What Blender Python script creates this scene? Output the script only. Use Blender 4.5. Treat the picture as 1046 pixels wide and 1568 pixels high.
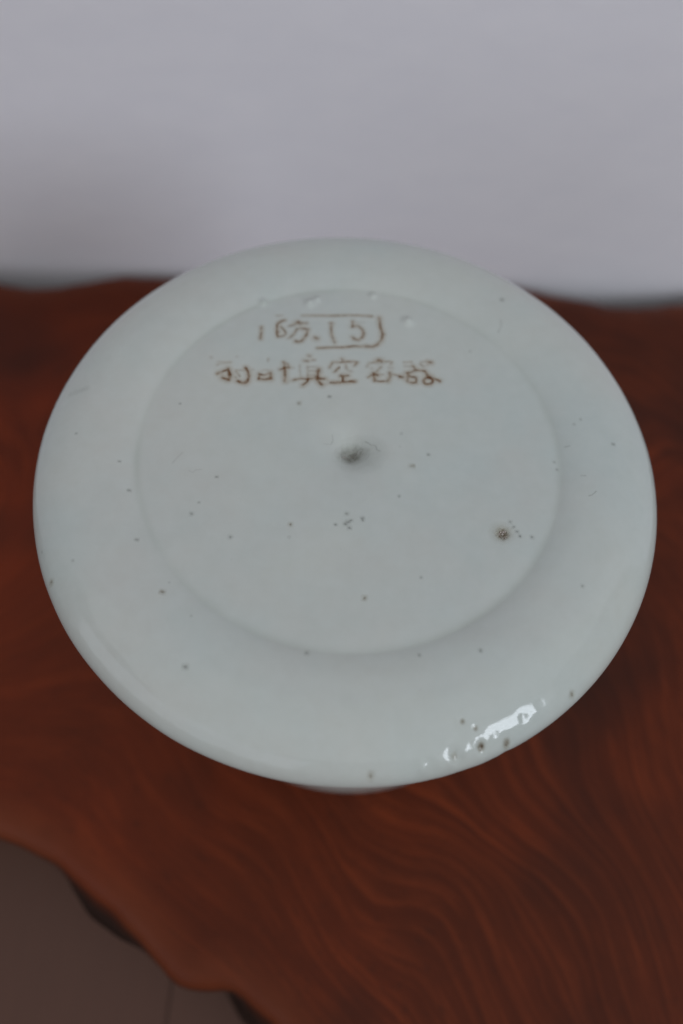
import bpy, bmesh, math, random
import numpy as np
from mathutils import Matrix, Vector

for o in list(bpy.data.objects):
    bpy.data.objects.remove(o)
scene = bpy.context.scene
C = scene.collection
MM = 0.001
RIM = 43.0                # lid radius, mm
RIM_Z = 1.45 * RIM        # height of the lid's widest circle above the slab, mm

# ------------------------------------------------------------------ camera
cd = bpy.data.cameras.new('camera')
cam = bpy.data.objects.new('camera', cd)
C.objects.link(cam)
cd.sensor_fit = 'VERTICAL'
cd.sensor_height = 36.0
cd.sensor_width = 24.0
cd.lens = 1220.0 / 1568.0 * 36.0
cd.clip_start = 0.004
cd.clip_end = 50.0
fwd = Vector((0.0, 0.46908747, -0.88315171))
upv = Vector((-0.07548892, 0.88063176, 0.46774899))
rgt = Vector((0.99714664, 0.06666817, 0.0354109))
M = Matrix.Identity(4)
for i in range(3):
    M[i][0], M[i][1], M[i][2] = rgt[i], upv[i], -fwd[i]
M[0][3], M[1][3], M[2][3] = -0.47865 * MM, -58.19713 * MM, 158.57015 * MM
cam.matrix_world = M
cd.dof.use_dof = True
cd.dof.focus_distance = 0.101
cd.dof.aperture_fstop = 9.2
cd.dof.aperture_blades = 9
scene.camera = cam

# ------------------------------------------------------------------ room light
world = bpy.data.worlds.new('World')
scene.world = world
world.use_nodes = True
bg = world.node_tree.nodes['Background']
bg.inputs[0].default_value = (1.0, 0.965, 0.94, 1)
bg.inputs[1].default_value = 0.195

def area(name, loc, target, sx, sy, power, col):
    ld = bpy.data.lights.new(name, 'AREA')
    ld.shape = 'RECTANGLE'
    ld.size, ld.size_y = sx, sy
    ld.energy = power
    ld.color = col
    o = bpy.data.objects.new(name, ld)
    C.objects.link(o)
    o.location = loc
    o.rotation_euler = (Vector(target) - Vector(loc)).to_track_quat('-Z', 'Y').to_euler()
    return o

# the window behind the photographer's right shoulder
az, el, dist = math.radians(50), math.radians(27), 1.5
area('window_light', (dist * math.cos(el) * math.sin(az), -dist * math.cos(el) * math.cos(az), dist * math.sin(el)),
     (0, 0, 0.05), 0.46, 0.56, 5.9, (0.84, 0.91, 1.0))

# unseen overhead fill lamp, added to brighten the lid
area('overhead_fill_light', (0.0, -1.0, 2.0), (0.0, -1.0, 0.0), 5.0, 5.0, 27.0, (0.92, 0.97, 1.0))

# low fill lamp added at the left to soften the window's shadow on the wall
az, el, dist = math.radians(-40), math.radians(16), 2.0
area('left_fill_light', (dist * math.cos(el) * math.sin(az), -dist * math.cos(el) * math.cos(az), dist * math.sin(el)),
     (0, 0, 0.05), 2.6, 1.0, 5.0, (0.82, 0.87, 1.0))

scene.view_settings.view_transform = 'Standard'
scene.view_settings.look = 'None'
scene.view_settings.exposure = 0.16
scene.view_settings.gamma = 1.0
scene.view_settings.use_curve_mapping = False
scene.cycles.use_denoising = True
scene.cycles.max_bounces = 8
scene.cycles.transparent_max_bounces = 16

# ------------------------------------------------------------------ helpers
def link_mesh(name, verts, faces, mat, parent=None, smooth=True):
    me = bpy.data.meshes.new(name)
    me.from_pydata(verts, [], faces)
    me.update()
    if smooth:
        me.polygons.foreach_set('use_smooth', [True] * len(me.polygons))
    if mat:
        me.materials.append(mat)
    o = bpy.data.objects.new(name, me)
    C.objects.link(o)
    o.parent = parent
    return o

def tag(o, label=None, cat=None, kind=None):
    if label: o['label'] = label
    if cat: o['category'] = cat
    if kind: o['kind'] = kind
    return o

class NT:
    """tiny node-tree writer"""
    def __init__(self, name):
        self.m = bpy.data.materials.new(name)
        self.m.use_nodes = True
        self.t = self.m.node_tree
        self.b = self.t.nodes['Principled BSDF']
        self.out = self.t.nodes['Material Output']
    def n(self, kind, **kw):
        nd = self.t.nodes.new(kind)
        for k, v in kw.items():
            setattr(nd, k, v)
        return nd
    def l(self, a, b):
        self.t.links.new(a, b)
    def put(self, sock, v):
        if isinstance(v, bpy.types.NodeSocket): self.l(v, sock)
        else: sock.default_value = v
    def math(self, op, a, b=0.0, c=None):
        nd = self.n('ShaderNodeMath', operation=op)
        self.put(nd.inputs[0], a); self.put(nd.inputs[1], b)
        if c is not None: self.put(nd.inputs[2], c)
        return nd.outputs[0]
    def vmath(self, op, a, b):
        nd = self.n('ShaderNodeVectorMath', operation=op)
        self.put(nd.inputs[0], a); self.put(nd.inputs[1], b)
        return nd.outputs[1] if op in ('DOT_PRODUCT', 'LENGTH', 'DISTANCE') else nd.outputs[0]
    def noise(self, vec, scale, detail=3.0, rough=0.5, dist=0.0):
        nd = self.n('ShaderNodeTexNoise')
        if vec is not None: self.l(vec, nd.inputs['Vector'])
        nd.inputs['Scale'].default_value = scale
        nd.inputs['Detail'].default_value = detail
        nd.inputs['Roughness'].default_value = rough
        nd.inputs['Distortion'].default_value = dist
        return nd.outputs[0]
    def mix(self, fac, a, b, blend='MIX'):
        nd = self.n('ShaderNodeMix', data_type='RGBA', blend_type=blend)
        self.put(nd.inputs[0], fac); self.put(nd.inputs[6], a); self.put(nd.inputs[7], b)
        return nd.outputs[2]
    def ramp(self, fac, stops):
        nd = self.n('ShaderNodeValToRGB')
        self.l(fac, nd.inputs[0])
        el = nd.color_ramp.elements
        while len(el) < len(stops): el.new(0.5)
        for e, (p, c) in zip(el, stops):
            e.position = p; e.color = c if len(c) == 4 else (*c, 1)
        return nd.outputs[0]
    def maprange(self, v, a, b, c, d):
        nd = self.n('ShaderNodeMapRange')
        self.put(nd.inputs[0], v)
        for i, x in enumerate((a, b, c, d)): nd.inputs[1 + i].default_value = x
        return nd.outputs[0]
    def bump(self, h, strength, dist):
        nd = self.n('ShaderNodeBump')
        self.l(h, nd.inputs['Height'])
        nd.inputs['Strength'].default_value = strength
        nd.inputs['Distance'].default_value = dist
        self.l(nd.outputs[0], self.b.inputs['Normal'])
        return nd

# ------------------------------------------------------------------ materials
def mat_wood():
    t = NT('red_wood')
    obj = t.n('ShaderNodeTexCoord').outputs['Object']
    # growth-ring field: a slanted plane through the trunk, warped, with one knot that closes the rings
    warp = t.n('ShaderNodeTexNoise'); t.l(obj, warp.inputs['Vector'])
    warp.inputs['Scale'].default_value = 17.0; warp.inputs['Detail'].default_value = 0.6; warp.inputs['Roughness'].default_value = 0.4
    w = t.vmath('MULTIPLY', t.vmath('SUBTRACT', warp.outputs['Color'], (0.5, 0.5, 0.5)), (0.050, 0.050, 0.0))
    p = t.vmath('ADD', obj, w)
    lin = t.vmath('DISTANCE', p, (-0.088, -0.133, 0.0))
    def knot(x, y, s, a):
        d = t.vmath('DISTANCE', p, (x, y, 0.0))
        g = t.math('EXPONENT', t.math('MULTIPLY', t.math('MULTIPLY', d, d), -1.0 / (s * s)))
        return t.math('MULTIPLY', g, a)
    F = t.math('ADD', lin, knot(-0.084, 0.021, 0.026, 0.075))
    slow = t.noise(obj, 9.0, 2.0)
    k = t.math('ADD', t.math('ADD', t.math('MULTIPLY', F, 175.0), t.math('MULTIPLY', slow, 8.0)), t.math('MULTIPLY', t.noise(obj, 34.0, 2.0), 1.6))
    saw = lambda v: t.ramp(t.math('FRACT', v), [(0.0, (0.46,) * 3), (0.10, (0.18,) * 3), (0.26, (0.82,) * 3), (0.48, (0.58,) * 3), (0.80, (0.48,) * 3), (1.0, (0.46,) * 3)])
    s1 = t.math('SUBTRACT', saw(k), 0.5)
    s2 = t.math('SUBTRACT', saw(t.math('ADD', t.math('MULTIPLY', k, 2.37), t.math('MULTIPLY', slow, 1.3))), 0.5)
    rings = t.math('ADD', t.math('MULTIPLY', s1, 0.38), t.math('MULTIPLY', s2, 0.36))
    gate = t.maprange(t.noise(obj, 14.0, 2.0), 0.36, 0.56, 0.35, 1.0)
    sep = t.n('ShaderNodeSeparateXYZ'); t.l(p, sep.inputs[0])
    side = t.maprange(sep.outputs[0], -0.022, 0.030, 0.10, 1.0)
    kd = t.vmath('DISTANCE', p, (-0.084, 0.021, 0.0))
    side = t.math('MAXIMUM', side, t.maprange(kd, 0.018, 0.036, 0.9, 0.0))
    rings = t.math('MULTIPLY', rings, t.math('MULTIPLY', gate, side))
    along = t.vmath('DOT_PRODUCT', p, (0.62, -0.78, 0.0))
    cv = t.n('ShaderNodeCombineXYZ'); t.l(t.math('MULTIPLY', F, 6.0), cv.inputs[0]); t.l(along, cv.inputs[1])
    streak = t.noise(cv.outputs[0], 58.0, 5.0, 0.62)
    pore = t.maprange(t.noise(cv.outputs[0], 330.0, 2.0, 0.5), 0.60, 0.74, 0.0, 1.0)
    v = t.math('ADD', t.math('ADD', rings, 0.5), t.math('MULTIPLY', t.math('SUBTRACT', streak, 0.5), 0.60))
    fine = t.ramp(v, [(0.0, (0.031, 0.0066, 0.0026)), (0.5, (0.067, 0.0135, 0.0045)), (1.0, (0.160, 0.0325, 0.0095))])
    fine = t.mix(t.math('MULTIPLY', pore, 0.60), fine, (0.022, 0.008, 0.005, 1))
    patch = t.maprange(t.noise(obj, 16.0, 3.0, 0.55), 0.36, 0.68, 0.0, 1.0)
    col = t.mix(t.math('MULTIPLY', patch, 0.75), fine, t.mix(1.0, fine, (1.95, 1.60, 1.25, 1), 'MULTIPLY'))
    pale_side = t.maprange(sep.outputs[0], -0.07, 0.02, 0.55, 0.0)
    col = t.mix(pale_side, col, t.mix(1.0, col, (1.75, 1.35, 1.0, 1), 'MULTIPLY'))
    dark = t.maprange(t.noise(obj, 27.0, 2.0, 0.5), 0.50, 0.74, 0.0, 0.7)
    col = t.mix(dark, col, (0.030, 0.0105, 0.0065, 1))
    # paler red sapwood follows the live edge of the plank
    sap = t.n('ShaderNodeAttribute', attribute_name='sapwood')
    col = t.mix(t.math('MULTIPLY', sap.outputs['Fac'], t.maprange(t.noise(obj, 40.0, 3.0), 0.3, 0.7, 0.25, 1.0)), col, (0.150, 0.0340, 0.0115, 1))
    bark = t.n('ShaderNodeAttribute', attribute_name='bark')
    col = t.mix(bark.outputs['Fac'], col, (0.020, 0.010, 0.007, 1))
    t.l(col, t.b.inputs['Base Color'])
    t.l(t.maprange(streak, 0.2, 0.8, 0.38, 0.52), t.b.inputs['Roughness'])
    t.b.inputs['Specular IOR Level'].default_value = 0.15
    h = t.math('ADD', t.math('MULTIPLY', rings, 0.5), t.math('MULTIPLY', streak, 0.5))
    t.bump(h, 0.10, 0.00015)
    return t.m

def glaze_common(t, obj):
    t.b.inputs['Roughness'].default_value = 0.09
    t.b.inputs['IOR'].default_value = 1.5
    h = t.math('ADD', t.math('MULTIPLY', t.noise(obj, 130.0, 2.0, 0.5), 0.6), t.math('MULTIPLY', t.noise(obj, 620.0, 2.0, 0.5), 0.07))
    t.bump(h, 0.30, 0.0009)

GLAZE = (0.500, 0.545, 0.520)
def mat_glaze():
    t = NT('celadon_white_glaze')
    obj = t.n('ShaderNodeTexCoord').outputs['Object']
    a = t.maprange(t.noise(obj, 38.0, 4.0, 0.55), 0.34, 0.66, 0.0, 1.0)
    col = t.mix(a, (0.532, 0.558, 0.518, 1), (0.492, 0.545, 0.522, 1))
    warm = t.maprange(t.noise(obj, 26.0, 4.0, 0.6), 0.46, 0.70, 0.0, 0.75)
    col = t.mix(warm, col, (0.532, 0.522, 0.485, 1))
    cloud = t.maprange(t.noise(obj, 480.0, 3.0, 0.6), 0.3, 0.75, 0.0, 1.0)
    col = t.mix(t.math('MULTIPLY', cloud, 0.22), col, (0.62, 0.66, 0.64, 1))
    # darker, greener ring at the foot of the ring step
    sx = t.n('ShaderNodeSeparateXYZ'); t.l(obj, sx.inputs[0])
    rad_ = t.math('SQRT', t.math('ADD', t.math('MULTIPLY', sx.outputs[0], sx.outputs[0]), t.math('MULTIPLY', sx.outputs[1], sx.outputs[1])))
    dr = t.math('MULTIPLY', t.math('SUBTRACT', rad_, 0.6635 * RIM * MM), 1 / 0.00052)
    foot_ring = t.math('EXPONENT', t.math('MULTIPLY', t.math('MULTIPLY', dr, dr), -1.0))
    foot_ring = t.math('MULTIPLY', foot_ring, t.maprange(t.noise(obj, 75.0, 3.0), 0.3, 0.7, 0.05, 0.40))
    col = t.mix(foot_ring, col, (0.385, 0.425, 0.375, 1))
    # fine grey iron dust fired into the glaze
    vor = t.n('ShaderNodeTexVoronoi'); t.l(obj, vor.inputs['Vector']); vor.inputs['Scale'].default_value = 290.0
    pick = t.n('ShaderNodeSeparateColor'); t.l(vor.outputs['Color'], pick.inputs[0])
    on = t.math('GREATER_THAN', pick.outputs[0], 0.80)
    rad = t.math('MULTIPLY', pick.outputs[1], 0.055)
    spot = t.math('MULTIPLY', on, t.math('SMOOTH_MIN', 1.0, t.math('MAXIMUM', 0.0, t.math('MULTIPLY', t.math('SUBTRACT', t.math('ADD', rad, 0.05), vor.outputs['Distance']), 22.0)), 0.1))
    col = t.mix(t.math('MULTIPLY', spot, t.math('MULTIPLY', pick.outputs[2], 0.30)), col, (0.16, 0.16, 0.135, 1))
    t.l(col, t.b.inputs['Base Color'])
    glaze_common(t, obj)
    return t.m

def mat_ink(name, dark, halo):
    """iron pigment bleeding in the glaze; per-vertex 'ink' says how much pigment lies there"""
    t = NT(name)
    obj = t.n('ShaderNodeTexCoord').outputs['Object']
    at = t.n('ShaderNodeAttribute', attribute_name='ink').outputs['Fac']
    grain = t.maprange(t.noise(obj, 2600.0, 2.0, 0.6), 0.3, 0.7, 0.62, 1.12)
    d = t.math('MULTIPLY', at, grain)
    col = t.ramp(d, [(0.0, halo), (0.38, tuple(0.55 * h + 0.45 * k for h, k in zip(halo, dark))), (0.95, dark)])
    t.l(col, t.b.inputs['Base Color'])
    glaze_common(t, obj)
    tr = t.n('ShaderNodeBsdfTransparent')
    mx = t.n('ShaderNodeMixShader')
    cl = t.n('ShaderNodeClamp')
    t.l(t.math('MULTIPLY', t.math('POWER', d, 0.85), 1.12), cl.inputs[0])
    t.l(cl.outputs[0], mx.inputs[0]); t.l(tr.outputs[0], mx.inputs[1]); t.l(t.b.outputs[0], mx.inputs[2])
    t.l(mx.outputs[0], t.out.inputs['Surface'])
    return t.m

def mat_wall():
    t = NT('white_plaster_wall')
    obj = t.n('ShaderNodeTexCoord').outputs['Object']
    mp = t.n('ShaderNodeMapping'); mp.inputs['Rotation'].default_value = (0, math.radians(-28), 0); mp.inputs['Scale'].default_value = (1.0, 1.0, 2.2)
    t.l(obj, mp.inputs['Vector'])
    a = t.noise(mp.outputs[0], 60.0, 4.0, 0.6)
    col = t.mix(t.maprange(a, 0.35, 0.7, 0.0, 1.0), (0.838, 0.825, 0.872, 1), (0.868, 0.853, 0.893, 1))
    t.l(col, t.b.inputs['Base Color'])
    t.b.inputs['Roughness'].default_value = 0.85
    t.b.inputs['Specular IOR Level'].default_value = 0.2
    t.bump(t.math('ADD', a, t.math('MULTIPLY', t.noise(obj, 420.0, 3.0), 0.25)), 0.10, 0.0012)
    return t.m

def mat_floor():
    t = NT('grey_brown_board')
    obj = t.n('ShaderNodeTexCoord').outputs['Object']
    mp = t.n('ShaderNodeMapping'); mp.inputs['Scale'].default_value = (7.0, 1.0, 1.0)
    t.l(obj, mp.inputs['Vector'])
    a = t.noise(mp.outputs[0], 60.0, 4.0, 0.6)
    col = t.mix(a, (0.084, 0.030, 0.016, 1), (0.100, 0.037, 0.020, 1))
    t.l(col, t.b.inputs['Base Color'])
    t.b.inputs['Roughness'].default_value = 0.5
    t.bump(a, 0.2, 0.0003)
    return t.m

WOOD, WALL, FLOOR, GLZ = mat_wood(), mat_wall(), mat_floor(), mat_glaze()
INK = mat_ink('iron_brown_brush_ink', (0.095, 0.034, 0.011, 1), (0.50, 0.31, 0.14, 1))
SPECK_BROWN = mat_ink('brown_iron_spot', (0.060, 0.028, 0.018, 1), (0.42, 0.36, 0.24, 1))
SPECK_GREY = mat_ink('grey_iron_spot', (0.045, 0.042, 0.036, 1), (0.36, 0.37, 0.33, 1))
DIRT = mat_ink('olive_grime', (0.115, 0.108, 0.080, 1), (0.40, 0.395, 0.34, 1))

# ------------------------------------------------------------------ setting
FLOOR_Z = -38.0
def box(x0, x1, y0, y1, z0, z1):
    v = [(x, y, z) for z in (z0, z1) for y in (y0, y1) for x in (x0, x1)]
    f = [(0, 2, 3, 1), (4, 5, 7, 6), (0, 1, 5, 4), (2, 6, 7, 3), (0, 4, 6, 2), (1, 3, 7, 5)]
    return [tuple(c * MM for c in p) for p in v], f

v, f = box(-900, 900, -900, 400, FLOOR_Z - 22, FLOOR_Z - 3)
floor = tag(link_mesh('floor', v, f, FLOOR, smooth=False), kind='structure')
x = -28.8
xs = [x + 152.0 * i for i in range(-5, 7)]
for a, b in zip(xs[:-1], xs[1:]):
    bm = bmesh.new()
    vv, ff = box(a + 0.06, b - 0.06, -890, 390, FLOOR_Z - 2.99, FLOOR_Z)
    bv = [bm.verts.new(p) for p in vv]
    for q in ff: bm.faces.new([bv[i] for i in q])
    bmesh.ops.bevel(bm, geom=[e for e in bm.edges], offset=0.00025, segments=2, affect='EDGES')
    me = bpy.data.meshes.new('plank'); bm.to_mesh(me); bm.free()
    me.materials.append(FLOOR)
    o = bpy.data.objects.new('plank', me); C.objects.link(o); o.parent = floor

def wall():
    # plaster wall a few millimetres behind the slab, turned slightly off square
    v, f = box(-900, 900, 0, 60, FLOOR_Z, 900)
    o = link_mesh('wall', v, f, WALL, smooth=False)
    o.location = (0, 99.9 * MM, 0)
    o.rotation_euler = (0, 0, math.radians(3.8))
    return tag(o, kind='structure')
wall()

# ------------------------------------------------------------------ wood slab
def catmull(pts, n):
    pts = np.array(pts, float); N = len(pts); out = []
    for i in range(N):
        p0, p1, p2, p3 = pts[i - 1], pts[i], pts[(i + 1) % N], pts[(i + 2) % N]
        m = max(2, int(np.linalg.norm(p2 - p1) / n))
        for t in np.linspace(0, 1, m, endpoint=False):
            out.append(0.5 * (2 * p1 + (p2 - p0) * t + (2 * p0 - 5 * p1 + 4 * p2 - p3) * t ** 2 + (3 * p1 - p0 - 3 * p2 + p3) * t ** 3))
    return np.array(out)

OUT = [(-95, 88.2), (-86, 87.3), (-76, 89.6), (-65, 93.8), (-51, 94.4), (-30, 96.5), (0, 99.5), (38, 101.4), (52, 99.0), (70, 96.4), (87, 99.4), (105, 104.5), (140, 107.5), (190, 108), (240, 113),
       (285, 84), (304, 40), (296, -10), (306, -60), (280, -105), (225, -126), (160, -118), (100, -128), (50, -118), (22, -98), (8, -83), (-2.5, -74.8), (-7.6, -71.4),
       (-13.2, -68.4), (-18.8, -68.5), (-24.6, -66.5), (-32.0, -60.5), (-39.4, -55.5), (-48.2, -50.6), (-58.6, -46.7), (-78, -42), (-104, -45), (-130, -36), (-150, -4), (-146, 40), (-126, 74), (-108, 88)]

def make_slab():
    root = bpy.data.objects.new('wood_slab', None); C.objects.link(root)
    root.location = (0, 0, 0)
    o2 = catmull(OUT[::-1], 1.6)                     # counter-clockwise
    N = len(o2)
    rnd = random.Random(4)
    ph = np.cumsum(np.linalg.norm(np.roll(o2, -1, 0) - o2, axis=1))
    per = ph[-1]
    wob = sum(a * np.sin(2 * np.pi * k * ph / per + rnd.random() * 6.28) for a, k in ((0.15, 31), (0.14, 53), (0.12, 97), (0.08, 171)))
    tan = np.roll(o2, -1, 0) - np.roll(o2, 1, 0)
    for _ in range(3):
        tan = (np.roll(tan, 1, 0) + 2 * tan + np.roll(tan, -1, 0)) / 4
    tan /= np.linalg.norm(tan, axis=1)[:, None]
    inn = np.stack([-tan[:, 1], tan[:, 0]], 1)       # inward for counter-clockwise
    o2 = o2 + inn * wob[:, None]
    und = 0.5 + 0.5 * np.sin(2 * np.pi * 19 * ph / per + 1.0)
    rows = [(9.0, 0.0, 0.0, 0.0), (6.0, -0.10, 0.35, 0.0), (3.6, -0.45, 0.7, 0.0), (1.8, -1.25, 0.9, 0.0), (0.6, -2.6, 1.0, 0.05), (0.0, -4.2, 0.5, 0.6), (0.1, -6.0, 0.0, 1.0), (0.6, -9.0, 0.0, 1.0), (2.2, -13.0, 0, 1.0), (4.5, -19.0, 0, 1.0), (7.5, -24.0, 0, 1.0), (11.0, -26.0, 0, 1.0)]
    flare = sum(a * np.exp(-((o2[:, 0] - fx) ** 2 + (o2[:, 1] - fy) ** 2) / (2 * w * w)) for fx, fy, w, a in ((-38, -56.5, 8.0, 3.9), (-5.5, -73.5, 5.0, 5.0), (60, -122, 20, 5), (-120, -40, 15, 4), (290, 20, 25, 5)))
    verts, sap, bark = [], [], []
    for ins, z, s, b in rows:
        grow = min(1.0, max(0.0, (-z - 4.2) / 4.8)) if z > -20 else 0.6
        q = o2 + inn * (ins * (1 + (0.25 * und if z < -6 else 0 * und)) - flare * grow)[:, None]
        for k in range(N):
            verts.append((q[k, 0] * MM, q[k, 1] * MM, z * MM)); sap.append(s); bark.append(b)
    faces = []
    for r in range(len(rows) - 1):
        for k in range(N):
            a, b = r * N + k, r * N + (k + 1) % N
            faces.append((a, a + N, b + N, b))
    faces.append(tuple(range(N)))
    faces.append(tuple(range((len(rows) - 1) * N, len(rows) * N))[::-1])
    top = link_mesh('plank', verts, faces, WOOD, root)
    for nm, arr in (('sapwood', sap), ('bark', bark)):
        at = top.data.attributes.new(nm, 'FLOAT', 'POINT'); at.data.foreach_set('value', arr)
    # four squat burl feet
    for fx, fy, sc, seed in ((-4.0, -65.5, 1.0, 1), (-116, 10, 1.15, 2), (255, 60, 1.2, 3), (248, -84, 1.1, 4), (-60, 62, 1.0, 5)):
        r_ = random.Random(seed); vs, fs = [], []
        prof = [(9.5, -25.0), (10.2, -28.0), (11.4, -32.0), (12.0, -35.0), (11.0, FLOOR_Z + 0.7), (9.0, FLOOR_Z + 0.05)]
        if seed == 1:
            prof = [(9.0, -24.5), (10.0, -27.0), (11.5, -30.0), (12.5, -33.5), (11.5, FLOOR_Z + 0.9), (9.0, FLOOR_Z + 0.05)]
        phs = [r_.random() * 6.28 for _ in range(3)]
        n = 40
        for (pr, pz) in prof:
            for i in range(n):
                a = 2 * math.pi * i / n
                rr = pr * sc * (1 + 0.10 * math.sin(2 * a + phs[0]) + 0.06 * math.sin(3 * a + phs[1]) + 0.03 * math.sin(7 * a + phs[2]))
                vs.append(((fx + rr * math.cos(a)) * MM, (fy + rr * math.sin(a)) * MM, pz * MM))
        for r in range(len(prof) - 1):
            for i in range(n):
                a, b = r * n + i, r * n + (i + 1) % n
                fs.append((a, a + n, b + n, b))
        fs.append(tuple(range(n))); fs.append(tuple(range((len(prof) - 1) * n, len(prof) * n))[::-1])
        ft = link_mesh('foot', vs, fs, WOOD, root)
        ft.data.attributes.new('bark', 'FLOAT', 'POINT').data.foreach_set('value', [1.0] * len(vs))
    return tag(root, 'dark red live-edge wood slab with curving growth rings beneath the porcelain container', 'wood slab', 'thing')
make_slab()

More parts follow.
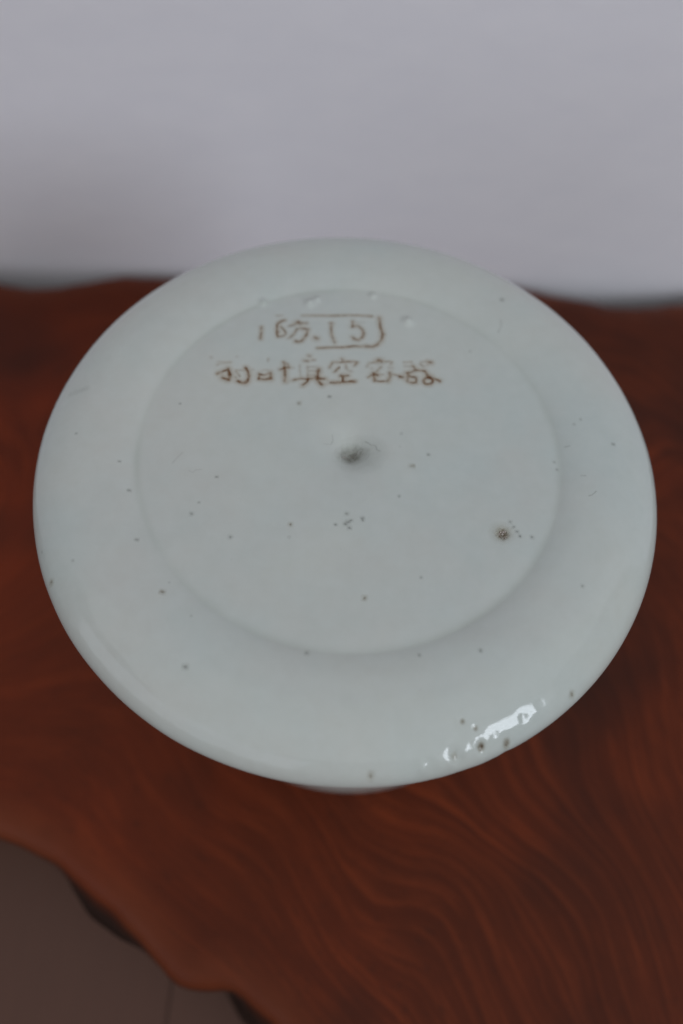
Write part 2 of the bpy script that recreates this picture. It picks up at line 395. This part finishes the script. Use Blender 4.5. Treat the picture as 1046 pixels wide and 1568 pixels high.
# ------------------------------------------------------------------ porcelain container
GLYPHS = {"frame_mark":[[[[-14.357,19.949],[-14.258,18.822],[-14.235,17.734]],0.199,0.75]],"frame_line":[[[[-8.564,22.73],[-6.421,22.941],[-4.347,23.126],[-1.388,23.535],[0.399,23.653],[1.97,23.633]],0.154,0.55],[[[-12.327,22.358],[-11.519,22.457]],0.135,0.25],[[[-5.852,16.87],[-4.63,17.062],[-3.333,17.261],[-1.884,17.382],[-0.158,17.79],[1.3,17.856]],0.172,0.75],[[[3.025,23.425],[3.243,21.863],[3.641,20.527],[3.607,19.238],[3.027,18.433],[2.248,17.873],[1.299,17.874]],0.235,0.72],[[[3.597,20.522],[3.969,20.445]],0.144,0.5],[[[1.587,17.958],[2.318,17.954],[3.168,18.54]],0.235,0.5]],"brush_character_1":[[[[-12.113,20.742],[-12.013,19.513],[-11.761,18.368]],0.181,0.72],[[[-11.953,20.91],[-11.527,21.375],[-11.103,21.57]],0.199,0.75],[[[-11.79,18.365],[-11.049,18.569],[-10.71,19.129],[-10.912,19.678],[-11.517,20.265]],0.181,0.65],[[[-11.799,19.439],[-11.634,19.266]],0.163,0.4],[[[-10.319,20.535],[-9.583,20.875],[-9.003,21.315],[-7.821,21.354]],0.181,0.6],[[[-9.319,21.207],[-9.01,21.391],[-8.751,21.148]],0.271,0.8],[[[-9.047,20.202],[-9.429,19.254],[-9.968,18.448]],0.172,0.65],[[[-8.711,20.235],[-8.05,20.261],[-7.458,20.243],[-7.677,19.047],[-8.214,18.0],[-8.628,17.736],[-9.15,17.853]],0.208,0.75],[[[-10.35,18.167],[-10.142,18.281]],0.135,0.3],[[[-6.326,18.726],[-5.997,18.646]],0.271,0.6]],"brush_character_2":[[[[-4.42,21.688],[-4.077,21.876],[-3.875,21.742]],0.163,0.6],[[[-4.132,21.812],[-4.116,20.379],[-3.916,19.262],[-3.402,18.223]],0.199,0.62]],"brush_character_3":[[[[-0.873,22.422],[-0.839,21.348]],0.199,0.65],[[[-0.927,21.339],[-0.562,21.682],[0.069,21.552],[0.662,20.998],[0.879,20.258],[0.7,19.484],[0.14,18.978],[-0.45,19.033],[-0.767,19.417]],0.208,0.62],[[[-0.843,21.424],[-0.378,21.585]],0.271,0.55],[[[-0.418,22.273],[0.765,22.39]],0.126,0.15]],"brush_character_4":[[[[-19.785,12.438],[-19.394,12.709],[-17.941,13.081]],0.163,0.25],[[[-19.797,13.03],[-18.022,13.146]],0.135,0.15],[[[-19.591,10.851],[-18.918,11.323],[-18.129,11.808]],0.199,0.85],[[[-18.19,11.837],[-17.764,10.989],[-17.724,10.374],[-17.937,9.949],[-18.701,10.264]],0.262,0.95],[[[-18.122,11.755],[-17.885,10.623]],0.217,0.8],[[[-18.94,10.966],[-18.797,10.449]],0.144,0.25],[[[-17.079,11.622],[-16.428,10.761]],0.154,0.4],[[[-17.097,11.763],[-15.853,11.845],[-14.599,12.088]],0.135,0.25],[[[-16.989,10.496],[-16.868,10.437]],0.163,0.5],[[[-15.737,12.285],[-15.343,11.751],[-15.095,10.886],[-15.166,9.963],[-15.501,9.581],[-16.011,9.709],[-16.601,9.899]],0.244,0.82],[[[-15.592,9.748],[-15.213,10.346]],0.271,0.5],[[[-20.902,13.739],[-20.823,13.692]],0.163,0.3],[[[-17.288,14.121],[-17.153,14.189]],0.135,0.2]],"brush_character_5":[[[[-13.671,11.464],[-13.638,10.564]],0.217,0.75],[[[-13.61,10.567],[-12.714,10.546],[-11.957,10.758]],0.226,0.8],[[[-11.953,10.723],[-12.169,11.784]],0.253,0.85],[[[-13.685,11.338],[-12.8,11.315],[-12.201,11.692]],0.199,0.6],[[[-13.385,12.079],[-12.475,12.236]],0.135,0.25],[[[-12.707,14.341],[-12.719,13.796]],0.135,0.2],[[[-10.47,13.865],[-10.234,12.95]],0.199,0.6],[[[-10.234,12.95],[-10.021,11.542],[-9.912,10.457]],0.253,0.85],[[[-10.817,12.501],[-10.251,12.841],[-9.553,13.015]],0.208,0.75],[[[-10.199,13.746],[-9.747,13.536],[-9.833,12.952]],0.163,0.45],[[[-10.245,13.489],[-9.898,13.612]],0.181,0.35],[[[-9.691,12.966],[-8.833,12.976]],0.126,0.15]],"brush_character_6":[[[[-6.986,15.344],[-6.781,15.309]],0.199,0.6],[[[-7.522,14.382],[-6.949,14.418]],0.199,0.6],[[[-6.39,14.617],[-6.035,14.687]],0.163,0.4],[[[-8.123,13.511],[-7.845,11.57]],0.135,0.25],[[[-6.993,13.438],[-6.767,11.494]],0.135,0.35],[[[-6.924,13.3],[-5.791,13.48]],0.135,0.3],[[[-6.788,12.56],[-5.594,12.816]],0.135,0.3],[[[-6.724,11.818],[-5.531,12.055]],0.135,0.35],[[[-5.348,12.965],[-5.376,12.248],[-5.309,11.419]],0.271,1.0],[[[-5.582,12.674],[-5.19,12.783]],0.217,0.9],[[[-6.745,12.065],[-6.607,11.297]],0.163,0.35],[[[-8.766,10.776],[-7.739,11.19],[-6.666,11.115]],0.199,0.75],[[[-6.883,11.2],[-6.043,11.35],[-4.413,11.433]],0.235,0.9],[[[-6.626,11.189],[-6.856,10.568],[-7.372,9.993]],0.226,0.9],[[[-5.63,11.513],[-5.149,10.852],[-4.656,10.353]],0.253,0.95],[[[-5.651,11.777],[-5.055,11.443]],0.235,0.7]],"brush_character_7":[[[[-2.146,15.204],[-1.845,15.014]],0.253,0.5],[[[-3.814,13.524],[-3.451,14.461],[-1.852,14.686],[-0.852,14.836]],0.181,0.55],[[[-0.852,14.836],[0.273,14.853],[-0.167,14.231]],0.199,0.45],[[[-2.476,13.687],[-2.885,12.965],[-3.131,12.799]],0.172,0.6],[[[-1.359,14.19],[-1.291,13.583],[-1.012,13.25],[-0.531,13.117]],0.163,0.42],[[[-2.142,12.143],[-1.615,12.158],[-0.912,12.331]],0.199,0.9],[[[-1.827,12.138],[-1.399,12.142]],0.289,0.95],[[[-1.657,12.154],[-1.625,11.235]],0.217,0.9],[[[-3.42,10.891],[-2.811,10.913],[-1.76,11.117],[0.1,11.398]],0.217,0.88]],"brush_character_8":[[[[3.139,15.308],[3.419,15.517],[3.715,15.363]],0.289,0.9],[[[1.676,14.225],[1.903,14.863],[3.074,15.156]],0.163,0.35],[[[3.789,15.333],[4.653,15.416],[5.264,15.328],[5.034,14.907]],0.172,0.35],[[[2.339,13.927],[2.487,13.833]],0.181,0.25],[[[3.688,14.308],[3.216,13.597],[2.744,12.961],[1.919,12.277]],0.181,0.6],[[[4.841,14.291],[5.272,14.314]],0.181,0.28],[[[2.656,13.006],[2.885,11.783]],0.217,0.9],[[[2.54,12.728],[2.961,12.91],[3.181,12.788]],0.271,0.9],[[[2.885,11.783],[3.8,11.71],[4.722,11.832]],0.181,0.75],[[[4.722,11.832],[5.02,12.605],[4.99,13.406]],0.226,0.8],[[[2.966,12.803],[4.032,12.976]],0.144,0.5],[[[5.313,13.204],[5.965,12.997],[6.759,12.805]],0.163,0.75],[[[6.471,12.849],[6.788,12.772]],0.235,0.9]],"brush_character_9":[[[[6.894,15.447],[8.119,15.637]],0.144,0.25],[[[7.059,14.773],[8.283,14.853]],0.144,0.3],[[[6.966,15.454],[7.073,14.774]],0.126,0.18],[[[9.313,15.314],[9.493,15.731],[10.07,15.896],[10.723,15.848]],0.154,0.35],[[[9.313,15.314],[9.797,14.96],[10.442,15.276],[10.725,15.666]],0.154,0.32],[[[10.505,15.864],[10.898,15.756]],0.235,0.85],[[[7.381,13.578],[8.022,13.782],[8.731,14.209]],0.217,0.85],[[[8.282,14.889],[8.732,14.173],[9.018,14.236]],0.217,0.75],[[[8.732,14.173],[9.451,14.169],[9.955,14.181]],0.172,0.75],[[[9.71,14.194],[10.056,14.155]],0.235,0.85],[[[9.955,14.145],[10.501,13.264],[11.194,12.902],[12.171,12.532]],0.217,0.88],[[[7.594,13.652],[7.581,12.047],[8.213,11.877],[8.724,11.96],[8.833,12.857],[7.827,13.012]],0.208,0.8],[[[7.539,13.557],[7.826,13.048]],0.253,0.8],[[[8.355,11.89],[8.781,12.001],[8.799,12.428]],0.235,0.8],[[[11.171,12.473],[11.124,12.245],[10.984,12.042],[10.773,11.896],[10.523,11.828],[10.272,11.849],[10.058,11.955],[9.912,12.131],[9.858,12.35],[9.904,12.578],[10.043,12.782],[10.254,12.929],[10.506,12.997],[10.758,12.976],[10.973,12.869],[11.118,12.692],[11.171,12.473]],0.217,0.92],[[[10.259,13.188],[10.761,13.146]],0.289,0.95]]}
SPECKS = [[-7.616,6.878,0.235,0.8,1],[-3.438,8.386,0.172,0.8,0],[-0.891,6.764,0.135,0.35,0],[6.979,3.072,0.181,0.45,0],[10.709,0.02,0.154,0.75,0],[8.491,-2.04,0.253,0.45,1],[8.751,-1.863,0.163,0.6,1],[6.976,-6.755,0.181,0.6,0],[-6.957,-12.095,0.208,0.95,1],[-1.198,-11.605,0.181,0.75,0],[0.293,-9.897,0.208,0.6,0],[0.506,-11.119,0.217,0.65,0],[0.18,-11.431,0.172,0.7,0],[0.902,-10.848,0.163,0.55,0],[-0.838,-10.711,0.217,0.4,0],[0.759,-11.948,0.19,0.85,0],[2.355,-10.39,0.199,0.6,0],[2.373,-10.722,0.181,0.5,0],[-2.671,-7.728,0.181,0.25,0],[-4.336,-10.819,0.181,0.35,0],[-4.7,2.015,0.199,0.4,0],[-3.73,3.826,0.117,0.4,0],[-2.668,0.396,0.126,0.4,0],[3.194,-21.423,0.235,0.95,1],[21.373,28.208,0.289,0.75,0],[-14.357,-14.533,0.217,0.6,0],[-21.445,-22.871,0.235,0.75,1],[-17.252,-31.868,0.235,0.7,0],[-3.38,-28.935,0.235,0.55,0],[10.039,-28.277,0.181,0.6,0],[17.27,-27.259,0.208,0.65,0],[28.798,-30.794,0.253,0.9,1],[5.126,-41.957,0.271,0.8,1],[-36.054,-21.624,0.253,0.8,1],[30.096,-17.906,0.181,0.6,0],[30.346,-11.119,0.181,0.4,0],[24.274,-11.276,0.199,0.65,0],[10.121,-18.107,0.172,0.5,0],[13.88,-19.993,0.181,0.35,0],[35.99,3.634,0.181,0.6,0],[39.435,5.327,0.199,0.4,0],[27.873,0.4,0.172,0.5,0],[28.158,-0.765,0.154,0.6,0],[35.614,15.176,0.289,0.35,0],[31.713,7.214,0.172,0.5,0],[21.515,-9.33,0.181,0.55,0],[22.001,-10.004,0.163,0.6,0],[22.4,-10.681,0.163,0.95,0],[22.713,-11.313,0.163,0.9,0],[-17.312,-5.935,0.154,0.7,0],[-19.928,-1.727,0.181,0.4,0],[-19.04,-9.922,0.144,0.5,0],[-19.745,-11.661,0.217,0.6,0],[-25.878,-16.114,0.181,0.6,0],[-28.217,-9.084,0.172,0.6,0],[-30.251,-4.986,0.144,0.6,0],[-36.848,-1.147,0.135,0.7,0],[-32.685,-0.056,0.09,0.3,0],[-23.966,5.255,0.126,0.8,0],[-33.297,-19.416,0.163,0.45,0],[-34.595,-13.522,0.163,0.35,0],[-10.019,-27.714,0.181,0.3,0],[4.931,-22.523,0.181,0.3,0],[10.971,-20.23,0.181,0.35,0],[14.47,-29.551,0.181,0.3,0],[19.478,-16.087,0.163,0.35,0],[15.129,-11.39,0.163,0.4,0],[12.491,-34.602,0.163,0.3,0],[-8.252,-40.345,0.181,0.3,0],[9.506,-12.334,0.144,0.35,0],[16.591,18.35,0.163,0.5,0],[17.823,11.16,0.135,0.4,0],[-9.11,-18.449,0.144,0.3,0],[6.544,-37.212,0.163,0.25,0]]
MARKS = {"center":[0.209,-0.186],"bigpit":[20.528,-11.122],"p1":[17.664,-37.871],"p2":[20.862,-37.051],"p3":[15.213,-35.599],"p4":[16.806,-36.138],"p5":[13.128,-40.033],"p6":[11.053,-40.746],"p7":[22.568,-34.345],"p8":[14.558,-39.137],"p9":[15.754,-38.619],"p10":[5.126,-41.957],"p11":[28.798,-30.794],"g1":[-14.653,24.655],"g2":[-6.63,26.138],"g3":[1.879,27.775],"g4":[7.271,23.148],"g5":[-7.641,25.257],"ghost":[-11.401,22.577],"p12":[19.196,-36.654],"p13":[24.004,-33.456],"p14":[14.177,-39.666]}
HAIRS = {"h1":[[2.146,1.728],[2.604,1.503],[2.885,1.211],[3.334,1.146],[3.61,0.959],[3.722,0.443],[4.178,0.169]],"h2":[[31.929,-4.937],[32.371,-4.756],[32.933,-4.17]],"h3":[[-2.633,2.363],[-2.435,1.474],[-2.698,0.815],[-3.666,0.675]],"h4":[[-21.13,-5.266],[-20.572,-5.519],[-20.12,-5.076],[-19.451,-4.916]],"h5":[[-23.447,-4.356],[-22.98,-3.497],[-22.353,-2.514]],"h6":[[29.377,2.787],[29.798,2.862],[30.054,2.951]],"h7":[[31.156,-1.845],[31.743,-1.842]],"h8":[[20.709,22.066],[21.084,22.951],[21.096,24.127]],"smear":[[-39.421,5.799],[-38.843,5.987],[-37.891,6.244],[-37.157,6.48]]}


PAN = 0.1174 * RIM         # height of the sunken panel above the widest circle
def base_profile():
    """(r, z) of the lid from its centre over the rim to the underside, mm, about RIM_Z"""
    R = RIM
    p = [(0.0, PAN), (0.60 * R, PAN - 0.02), (0.645 * R, PAN - 0.13), (0.662 * R, PAN - 0.12), (0.672 * R, PAN + 0.06), (0.69 * R, PAN + 0.32), (0.715 * R, PAN + 0.58), (0.74 * R, PAN + 0.74), (0.77 * R, PAN + 0.76),
         ]
    for a in np.linspace(6, 90, 30):                       # the rounded shoulder
        a = math.radians(a)
        p.append((0.78 * R + 0.22 * R * math.sin(a), 0.135 * R * math.cos(a)))
    for a in np.linspace(12, 90, 8):
        a = math.radians(a)
        p.append((R - 1.7 * (1 - math.cos(a)), -2.3 * math.sin(a)))
    p += [(0.90 * R, -2.55), (0.84 * R, -2.6)]
    p = np.array(p)
    s = np.concatenate([[0], np.cumsum(np.linalg.norm(np.diff(p, axis=0), axis=1))])
    q = np.linspace(0, s[-1], 2600)
    d = np.stack([np.interp(q, s, p[:, 0]), np.interp(q, s, p[:, 1])], 1)
    def fired(w):                                          # fired glaze rounds every arris
        ker = np.exp(-0.5 * (np.arange(-3 * w, 3 * w + 1) / w) ** 2); ker /= ker.sum()
        pad = np.concatenate([d[1:3 * w + 1][::-1] * np.array([-1, 1]), d, np.repeat(d[-1:], 3 * w, 0)])
        return np.stack([np.convolve(pad[:, i], ker, 'valid') for i in range(2)], 1)
    crisp = np.exp(-((d[:, 0] - 0.667 * R) / 1.5) ** 2)[:, None]
    d = fired(12) * crisp + fired(30) * (1 - crisp)
    d[0, 0] = 0.0
    k = 1.005 * R / d[:, 0].max()
    d[:, 0] *= k
    return d
PROF = base_profile()
_imax = int(np.argmax(PROF[:, 0]))
def top_z(r):
    return np.interp(r, PROF[:_imax + 1, 0], PROF[:_imax + 1, 1])

_r = random.Random(11)
WAVES = [(_r.uniform(-1, 1) * k, _r.uniform(-1, 1) * k, _r.random() * 6.28, a) for k, a in ((0.10, 0.060), (0.13, 0.05), (0.2, 0.030), (0.28, 0.018), (0.42, 0.008), (0.5, 0.007), (0.8, 0.0028), (0.9, 0.0024), (1.3, 0.0010))]
DENTS = []                                              # x, y, sigma, height (mm)
cx, cy = MARKS['center']
DENTS += [(cx - 0.15, cy + 0.4, 2.6, -1.25), (cx - 0.15, cy + 0.4, 4.6, 0.16), (cx + 0.05, cy + 0.05, 0.95, -0.9)]
DENTS += [(*MARKS['bigpit'], 0.42, -0.30), (MARKS['bigpit'][0] - .1, MARKS['bigpit'][1] + .05, 1.0, -0.10)]
for k, s, h in (('p1', .80, .24), ('p1', .40, -.50), ('p2', .5, -.22), ('p3', .26, -.10), ('p4', .26, -.11), ('p5', .55, .20), ('p6', .42, .20), ('p7', .40, -.11), ('p8', .5, -.30), ('p9', .45, .22), ('p10', .3, -.12), ('p11', .25, -.10), ('p14', .45, .24), ('p12', .45, -.07), ('p13', .5, .05),
                ('g1', .40, .44), ('g2', .36, .42), ('g3', .36, .40), ('g4', .50, .56), ('g5', .50, .56)):
    DENTS.append((*MARKS[k], s, h))
def relief(x, y):
    z = sum(a * np.sin(kx * x + ky * y + ph) for kx, ky, ph, a in WAVES)
    for dx, dy, s, h in DENTS:
        z = z + h * np.exp(-((x - dx) ** 2 + (y - dy) ** 2) / (2 * s * s))
    return z

def surf(x, y):
    """height (mm, in container coordinates) of the glazed top at x, y"""
    return top_z(np.hypot(x, y)) + relief(x, y) + RIM_Z

def lathe(prof, thetas, disp=None):
    n = len(thetas)
    nrm = np.gradient(prof, axis=0)
    nrm = np.stack([-nrm[:, 1], nrm[:, 0]], 1); nrm /= np.linalg.norm(nrm, axis=1)[:, None] + 1e-12
    r = prof[:, 0][:, None]; z = prof[:, 1][:, None]
    c, s = np.cos(thetas)[None], np.sin(thetas)[None]
    X, Y, Z = r * c, r * s, z + 0 * c
    if disp is not None:
        d = disp(X, Y)
        X, Y, Z = X + d * nrm[:, :1] * c, Y + d * nrm[:, :1] * s, Z + d * nrm[:, 1:]
    V = np.stack([X, Y, Z], -1).reshape(-1, 3)
    return V, n

def grid_faces(rows, n):
    i = np.arange(rows - 1)[:, None] * n; j = np.arange(n)[None]; j2 = (j + 1) % n
    return np.stack([i + j, i + n + j, i + n + j2, i + j2], -1).reshape(-1, 4)

def np_mesh(name, V, F, mat, parent):
    me = bpy.data.meshes.new(name)
    me.vertices.add(len(V)); me.vertices.foreach_set('co', (np.asarray(V) * MM).astype(np.float32).ravel())
    F = np.asarray(F, np.int32)
    me.loops.add(F.size); me.loops.foreach_set('vertex_index', F.ravel())
    me.polygons.add(len(F)); me.polygons.foreach_set('loop_start', np.arange(0, F.size, F.shape[1], dtype=np.int32))
    me.update(calc_edges=True); me.validate()
    me.polygons.foreach_set('use_smooth', np.ones(len(me.polygons), bool))
    me.materials.append(mat)
    o = bpy.data.objects.new(name, me); C.objects.link(o); o.parent = parent
    return o

cont = bpy.data.objects.new('porcelain_container', None); C.objects.link(cont)
tag(cont, 'round greyish white porcelain container with brown brush characters on its dimpled lid', 'container')

# lid: finer around the pitted stretch of the rim and the glaze drips
th = np.linspace(-math.pi, math.pi, 4001)
den = 1 + 3.0 * np.exp(-((th + math.radians(62)) / 0.30) ** 2) + 1.2 * np.exp(-((th - math.radians(95)) / 0.5) ** 2)
cum = np.concatenate([[0], np.cumsum((den[1:] + den[:-1]) / 2)]); cum /= cum[-1]
thetas = np.interp(np.linspace(0, 1, 1150, endpoint=False), cum, th)
sel = np.concatenate([np.linspace(12, 2599, 330)]).astype(int)
prof = PROF[sel].copy()
V, n = lathe(prof, thetas, relief)
V[:, 2] += RIM_Z
F = grid_faces(len(prof), n)
c0 = len(V)
V = np.concatenate([V, [[0, 0, float(surf(np.array(0.0), np.array(0.0)))]]])
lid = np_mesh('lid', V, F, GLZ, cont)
bm = bmesh.new(); bm.from_mesh(lid.data); bm.verts.ensure_lookup_table()
for i in range(n):
    fc = bm.faces.new((bm.verts[c0], bm.verts[i], bm.verts[(i + 1) % n])); fc.smooth = True
bmesh.ops.recalc_face_normals(bm, faces=bm.faces[:])
bm.to_mesh(lid.data); bm.free()

# body below the lid
bp = np.array([(0.80, -2.4), (0.84, -2.5), (0.845, -3.2), (0.848, -8), (0.849, -20), (0.847, -40), (0.844, -53), (0.839, -58), (0.830, -60), (0.808, -61.3), (0.785, -61.9), (0.76, -62.33), (0.72, -62.34), (0.70, -61.5), (0.6, -60.8), (0.05, -60.6)])
bp[:, 0] *= RIM * 0.966
bp[:, 1] += RIM_Z
tt = np.linspace(0, 2 * math.pi, 160, endpoint=False)
V, n = lathe(bp, tt)
V = V + np.array([2.6, 0.0, 0.0])                 # the lid sits a little off the body's axis
body = np_mesh('body', V, grid_faces(len(bp), n)[:, ::-1], GLZ, cont)

# ------------------------------------------------------------------ pigment in the glaze
def seg_dist(px, py, pts):
    best = np.full(px.shape, 1e9); arc = np.zeros(px.shape); L = 0.0
    pts = np.array(pts)
    tot = np.sum(np.linalg.norm(np.diff(pts, axis=0), axis=1)) + 1e-9
    for a, b in zip(pts[:-1], pts[1:]):
        d = b - a; l2 = d @ d + 1e-12
        t = np.clip(((px - a[0]) * d[0] + (py - a[1]) * d[1]) / l2, 0, 1)
        q = np.hypot(px - a[0] - t * d[0], py - a[1] - t * d[1])
        m = q < best
        best = np.where(m, q, best); arc = np.where(m, (L + t * math.sqrt(l2)) / tot, arc)
        L += math.sqrt(l2)
    return best, arc

def vnoise(x, y, k, seed):
    r = np.random.default_rng(seed); g = r.random((64, 64))
    u, v = x * k + 31.7, y * k + 17.3
    i, j = np.floor(u).astype(int), np.floor(v).astype(int); fu, fv = u - i, v - j
    fu, fv = fu * fu * (3 - 2 * fu), fv * fv * (3 - 2 * fv)
    G = lambda a, b: g[a % 64, b % 64]
    return (G(i, j) * (1 - fu) + G(i + 1, j) * fu) * (1 - fv) + (G(i, j + 1) * (1 - fu) + G(i + 1, j + 1) * fu) * fv

def decal(name, x0, x1, y0, y1, step, fn, mat, parent, lift=0.012):
    nx, ny = max(3, int((x1 - x0) / step)), max(3, int((y1 - y0) / step))
    gx, gy = np.meshgrid(np.linspace(x0, x1, nx), np.linspace(y0, y1, ny))
    d = fn(gx, gy)
    gz = surf(gx, gy) + lift
    V = np.stack([gx, gy, gz], -1).reshape(-1, 3); D = d.ravel()
    i = (np.arange(ny - 1)[:, None] * nx + np.arange(nx - 1)[None]).ravel()
    Q = np.stack([i, i + 1, i + nx + 1, i + nx], 1)
    Q = Q[D[Q].max(1) > 0.015]
    used, inv = np.unique(Q.ravel(), return_inverse=True)
    o = np_mesh(name, V[used], inv.reshape(-1, 4), mat, parent)
    o.data.attributes.new('ink', 'FLOAT', 'POINT').data.foreach_set('value', D[used].astype(np.float32))
    return o

def glyph(name, strokes, seed):
    allp = np.concatenate([np.array(s[0]) for s in strokes]); pad = 0.7
    x0, y0 = allp.min(0) - pad; x1, y1 = allp.max(0) + pad
    def fn(x, y):
        wx = x + 0.10 * (vnoise(x, y, 2.3, seed) - 0.5) + 0.06 * (vnoise(x, y, 7.0, seed + 1) - 0.5)
        wy = y + 0.10 * (vnoise(x, y, 2.3, seed + 2) - 0.5) + 0.06 * (vnoise(x, y, 7.0, seed + 3) - 0.5)
        out = np.zeros(x.shape)
        for k, (pts, w, dk) in enumerate(strokes):
            d, arc = seg_dist(wx, wy, pts)
            load = 0.42 + 0.95 * vnoise(x, y, 1.7, seed + 5 + k)
            thin = 0.75 + 0.5 * vnoise(x, y, 1.1, seed + 50 + k)
            core = np.exp(-(d / (w * 0.90 * thin)) ** 2.2) * dk * 0.84 * load
            halo = np.exp(-(d / (w * 2.0)) ** 2) * 0.26 * dk
            out = np.maximum(out, np.maximum(core, halo)) + 0.12 * np.minimum(out, core)
        return np.clip(out, 0, 1.05) * (0.86 + 0.28 * vnoise(x, y, 9.0, seed + 9))
    return decal(name, x0, x1, y0, y1, 0.055, fn, INK, lid)

for gi, (nm, st) in enumerate(GLYPHS.items()):
    nm = 'brush_character' if nm.startswith('brush') else 'brush_line'
    glyph(nm, st, 100 + 97 * gi)

for x, y, r, dk, brown in SPECKS:
    r *= 0.9
    if dk < 0.42:
        continue
    def fn(gx, gy, x=x, y=y, r=r, dk=dk):
        sd = int(abs(x * 917 + y * 331)) % 9999
        a = 0.8 + 0.5 * vnoise(gx, gy, 1.6 / r * 0.5, sd)
        d = np.hypot((gx - x) * (0.9 + 0.25 * math.sin(sd)), gy - y) / a
        return np.clip(np.exp(-(d / (0.80 * r)) ** 2.4) * dk * 0.38 + 0.16 * dk * np.exp(-(d / (1.9 * r)) ** 2), 0, 1)
    decal('iron_speck', x - 2.4 * r, x + 2.4 * r, y - 2.4 * r, y + 2.4 * r, r / 4.0, fn, SPECK_BROWN if brown else SPECK_GREY, lid)

# hairlines and a rub mark
for k, pts in HAIRS.items():
    a = np.array(pts); w, dk = {'h1': (.07, .22), 'h2': (.07, .25), 'h3': (.06, .14), 'h4': (.06, .09), 'h5': (.12, .06), 'h6': (.09, .14), 'h7': (.09, .12), 'h8': (.16, .10), 'smear': (.42, .07)}[k]
    pad = 3 * w
    decal('hairline' if k != 'smear' else 'rub_mark', a[:, 0].min() - pad, a[:, 0].max() + pad, a[:, 1].min() - pad, a[:, 1].max() + pad, max(w / 2.5, .03),
          lambda x, y, a=a, w=w, dk=dk: dk * np.exp(-(seg_dist(x, y, a)[0] / w) ** 2) * (0.5 + vnoise(x, y, 1.4, 7)), SPECK_GREY, lid, 0.009)

# grime settled in the central dimple, in the burst bubble and in the rim pits
def grime(name, x, y, rx, ry, dk, mat, seed, rot=0.0, rough=0.5):
    m = 2.2 * max(rx, ry); c, s = math.cos(rot), math.sin(rot)
    def fn(gx, gy):
        u, v = (gx - x) * c + (gy - y) * s, -(gx - x) * s + (gy - y) * c
        d = np.hypot(u / rx, v / ry)
        k = 1 - rough + 2 * rough * vnoise(gx, gy, 3.2 / max(rx, ry) * 1.2, seed) * (0.55 + 0.9 * vnoise(gx, gy, 12.0 / max(rx, ry), seed + 1))
        return np.clip(np.exp(-d ** 2.6) * dk * k, 0, 1)
    decal(name, x - m, x + m, y - m, y + m, max(m / 45, 0.035), fn, mat, lid, 0.010)
grime('grime_stain', cx + 0.10, cy - 0.05, 1.55, 1.15, 0.52, DIRT, 3, 0.25, 0.45)
grime('grime_stain', cx + 1.3, cy - 0.25, 3.0, 2.4, 0.11, DIRT, 5, 0.2, 0.3)
bx_, by_ = MARKS['bigpit']
grime('burst_bubble', bx_, by_, 0.62, 0.66, 0.95, SPECK_BROWN, 8, 0.0, 0.75)
GLINT = mat_ink('painted_glint', (0.62, 0.56, 0.52, 1), (0.5, 0.45, 0.42, 1))  # glints painted as pale dots in the burst bubble and dimple core
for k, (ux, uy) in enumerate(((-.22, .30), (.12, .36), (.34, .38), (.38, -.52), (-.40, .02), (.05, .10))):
    decal('painted_glint_dot', bx_ + ux - .3, bx_ + ux + .3, by_ + uy - .3, by_ + uy + .3, .03,
          lambda x, y, q=(bx_ + ux, by_ + uy): 0.85 * np.exp(-(np.hypot(x - q[0], y - q[1]) / .10) ** 2), GLINT, lid, 0.030)
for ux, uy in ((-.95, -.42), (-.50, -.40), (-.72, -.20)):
    decal('painted_glint_dot', cx + ux - .35, cx + ux + .35, cy + uy - .35, cy + uy + .35, .03,
          lambda x, y, q=(cx + ux, cy + uy): 0.75 * np.exp(-(np.hypot(x - q[0], y - q[1]) / .11) ** 2), GLINT, lid, 0.030)
grime('burst_bubble', bx_ - 0.15, by_ + 0.1, 1.25, 1.2, 0.20, SPECK_BROWN, 9, 0.0, 0.3)
for k, r, dk in (('p1', .34, .8), ('p2', .36, .6), ('p3', .24, .45), ('p4', .22, .5), ('p8', .3, .25)):
    grime('pinhole', *MARKS[k], r, r * 1.1, dk, SPECK_BROWN, 20 + len(k), 0, 0.4)
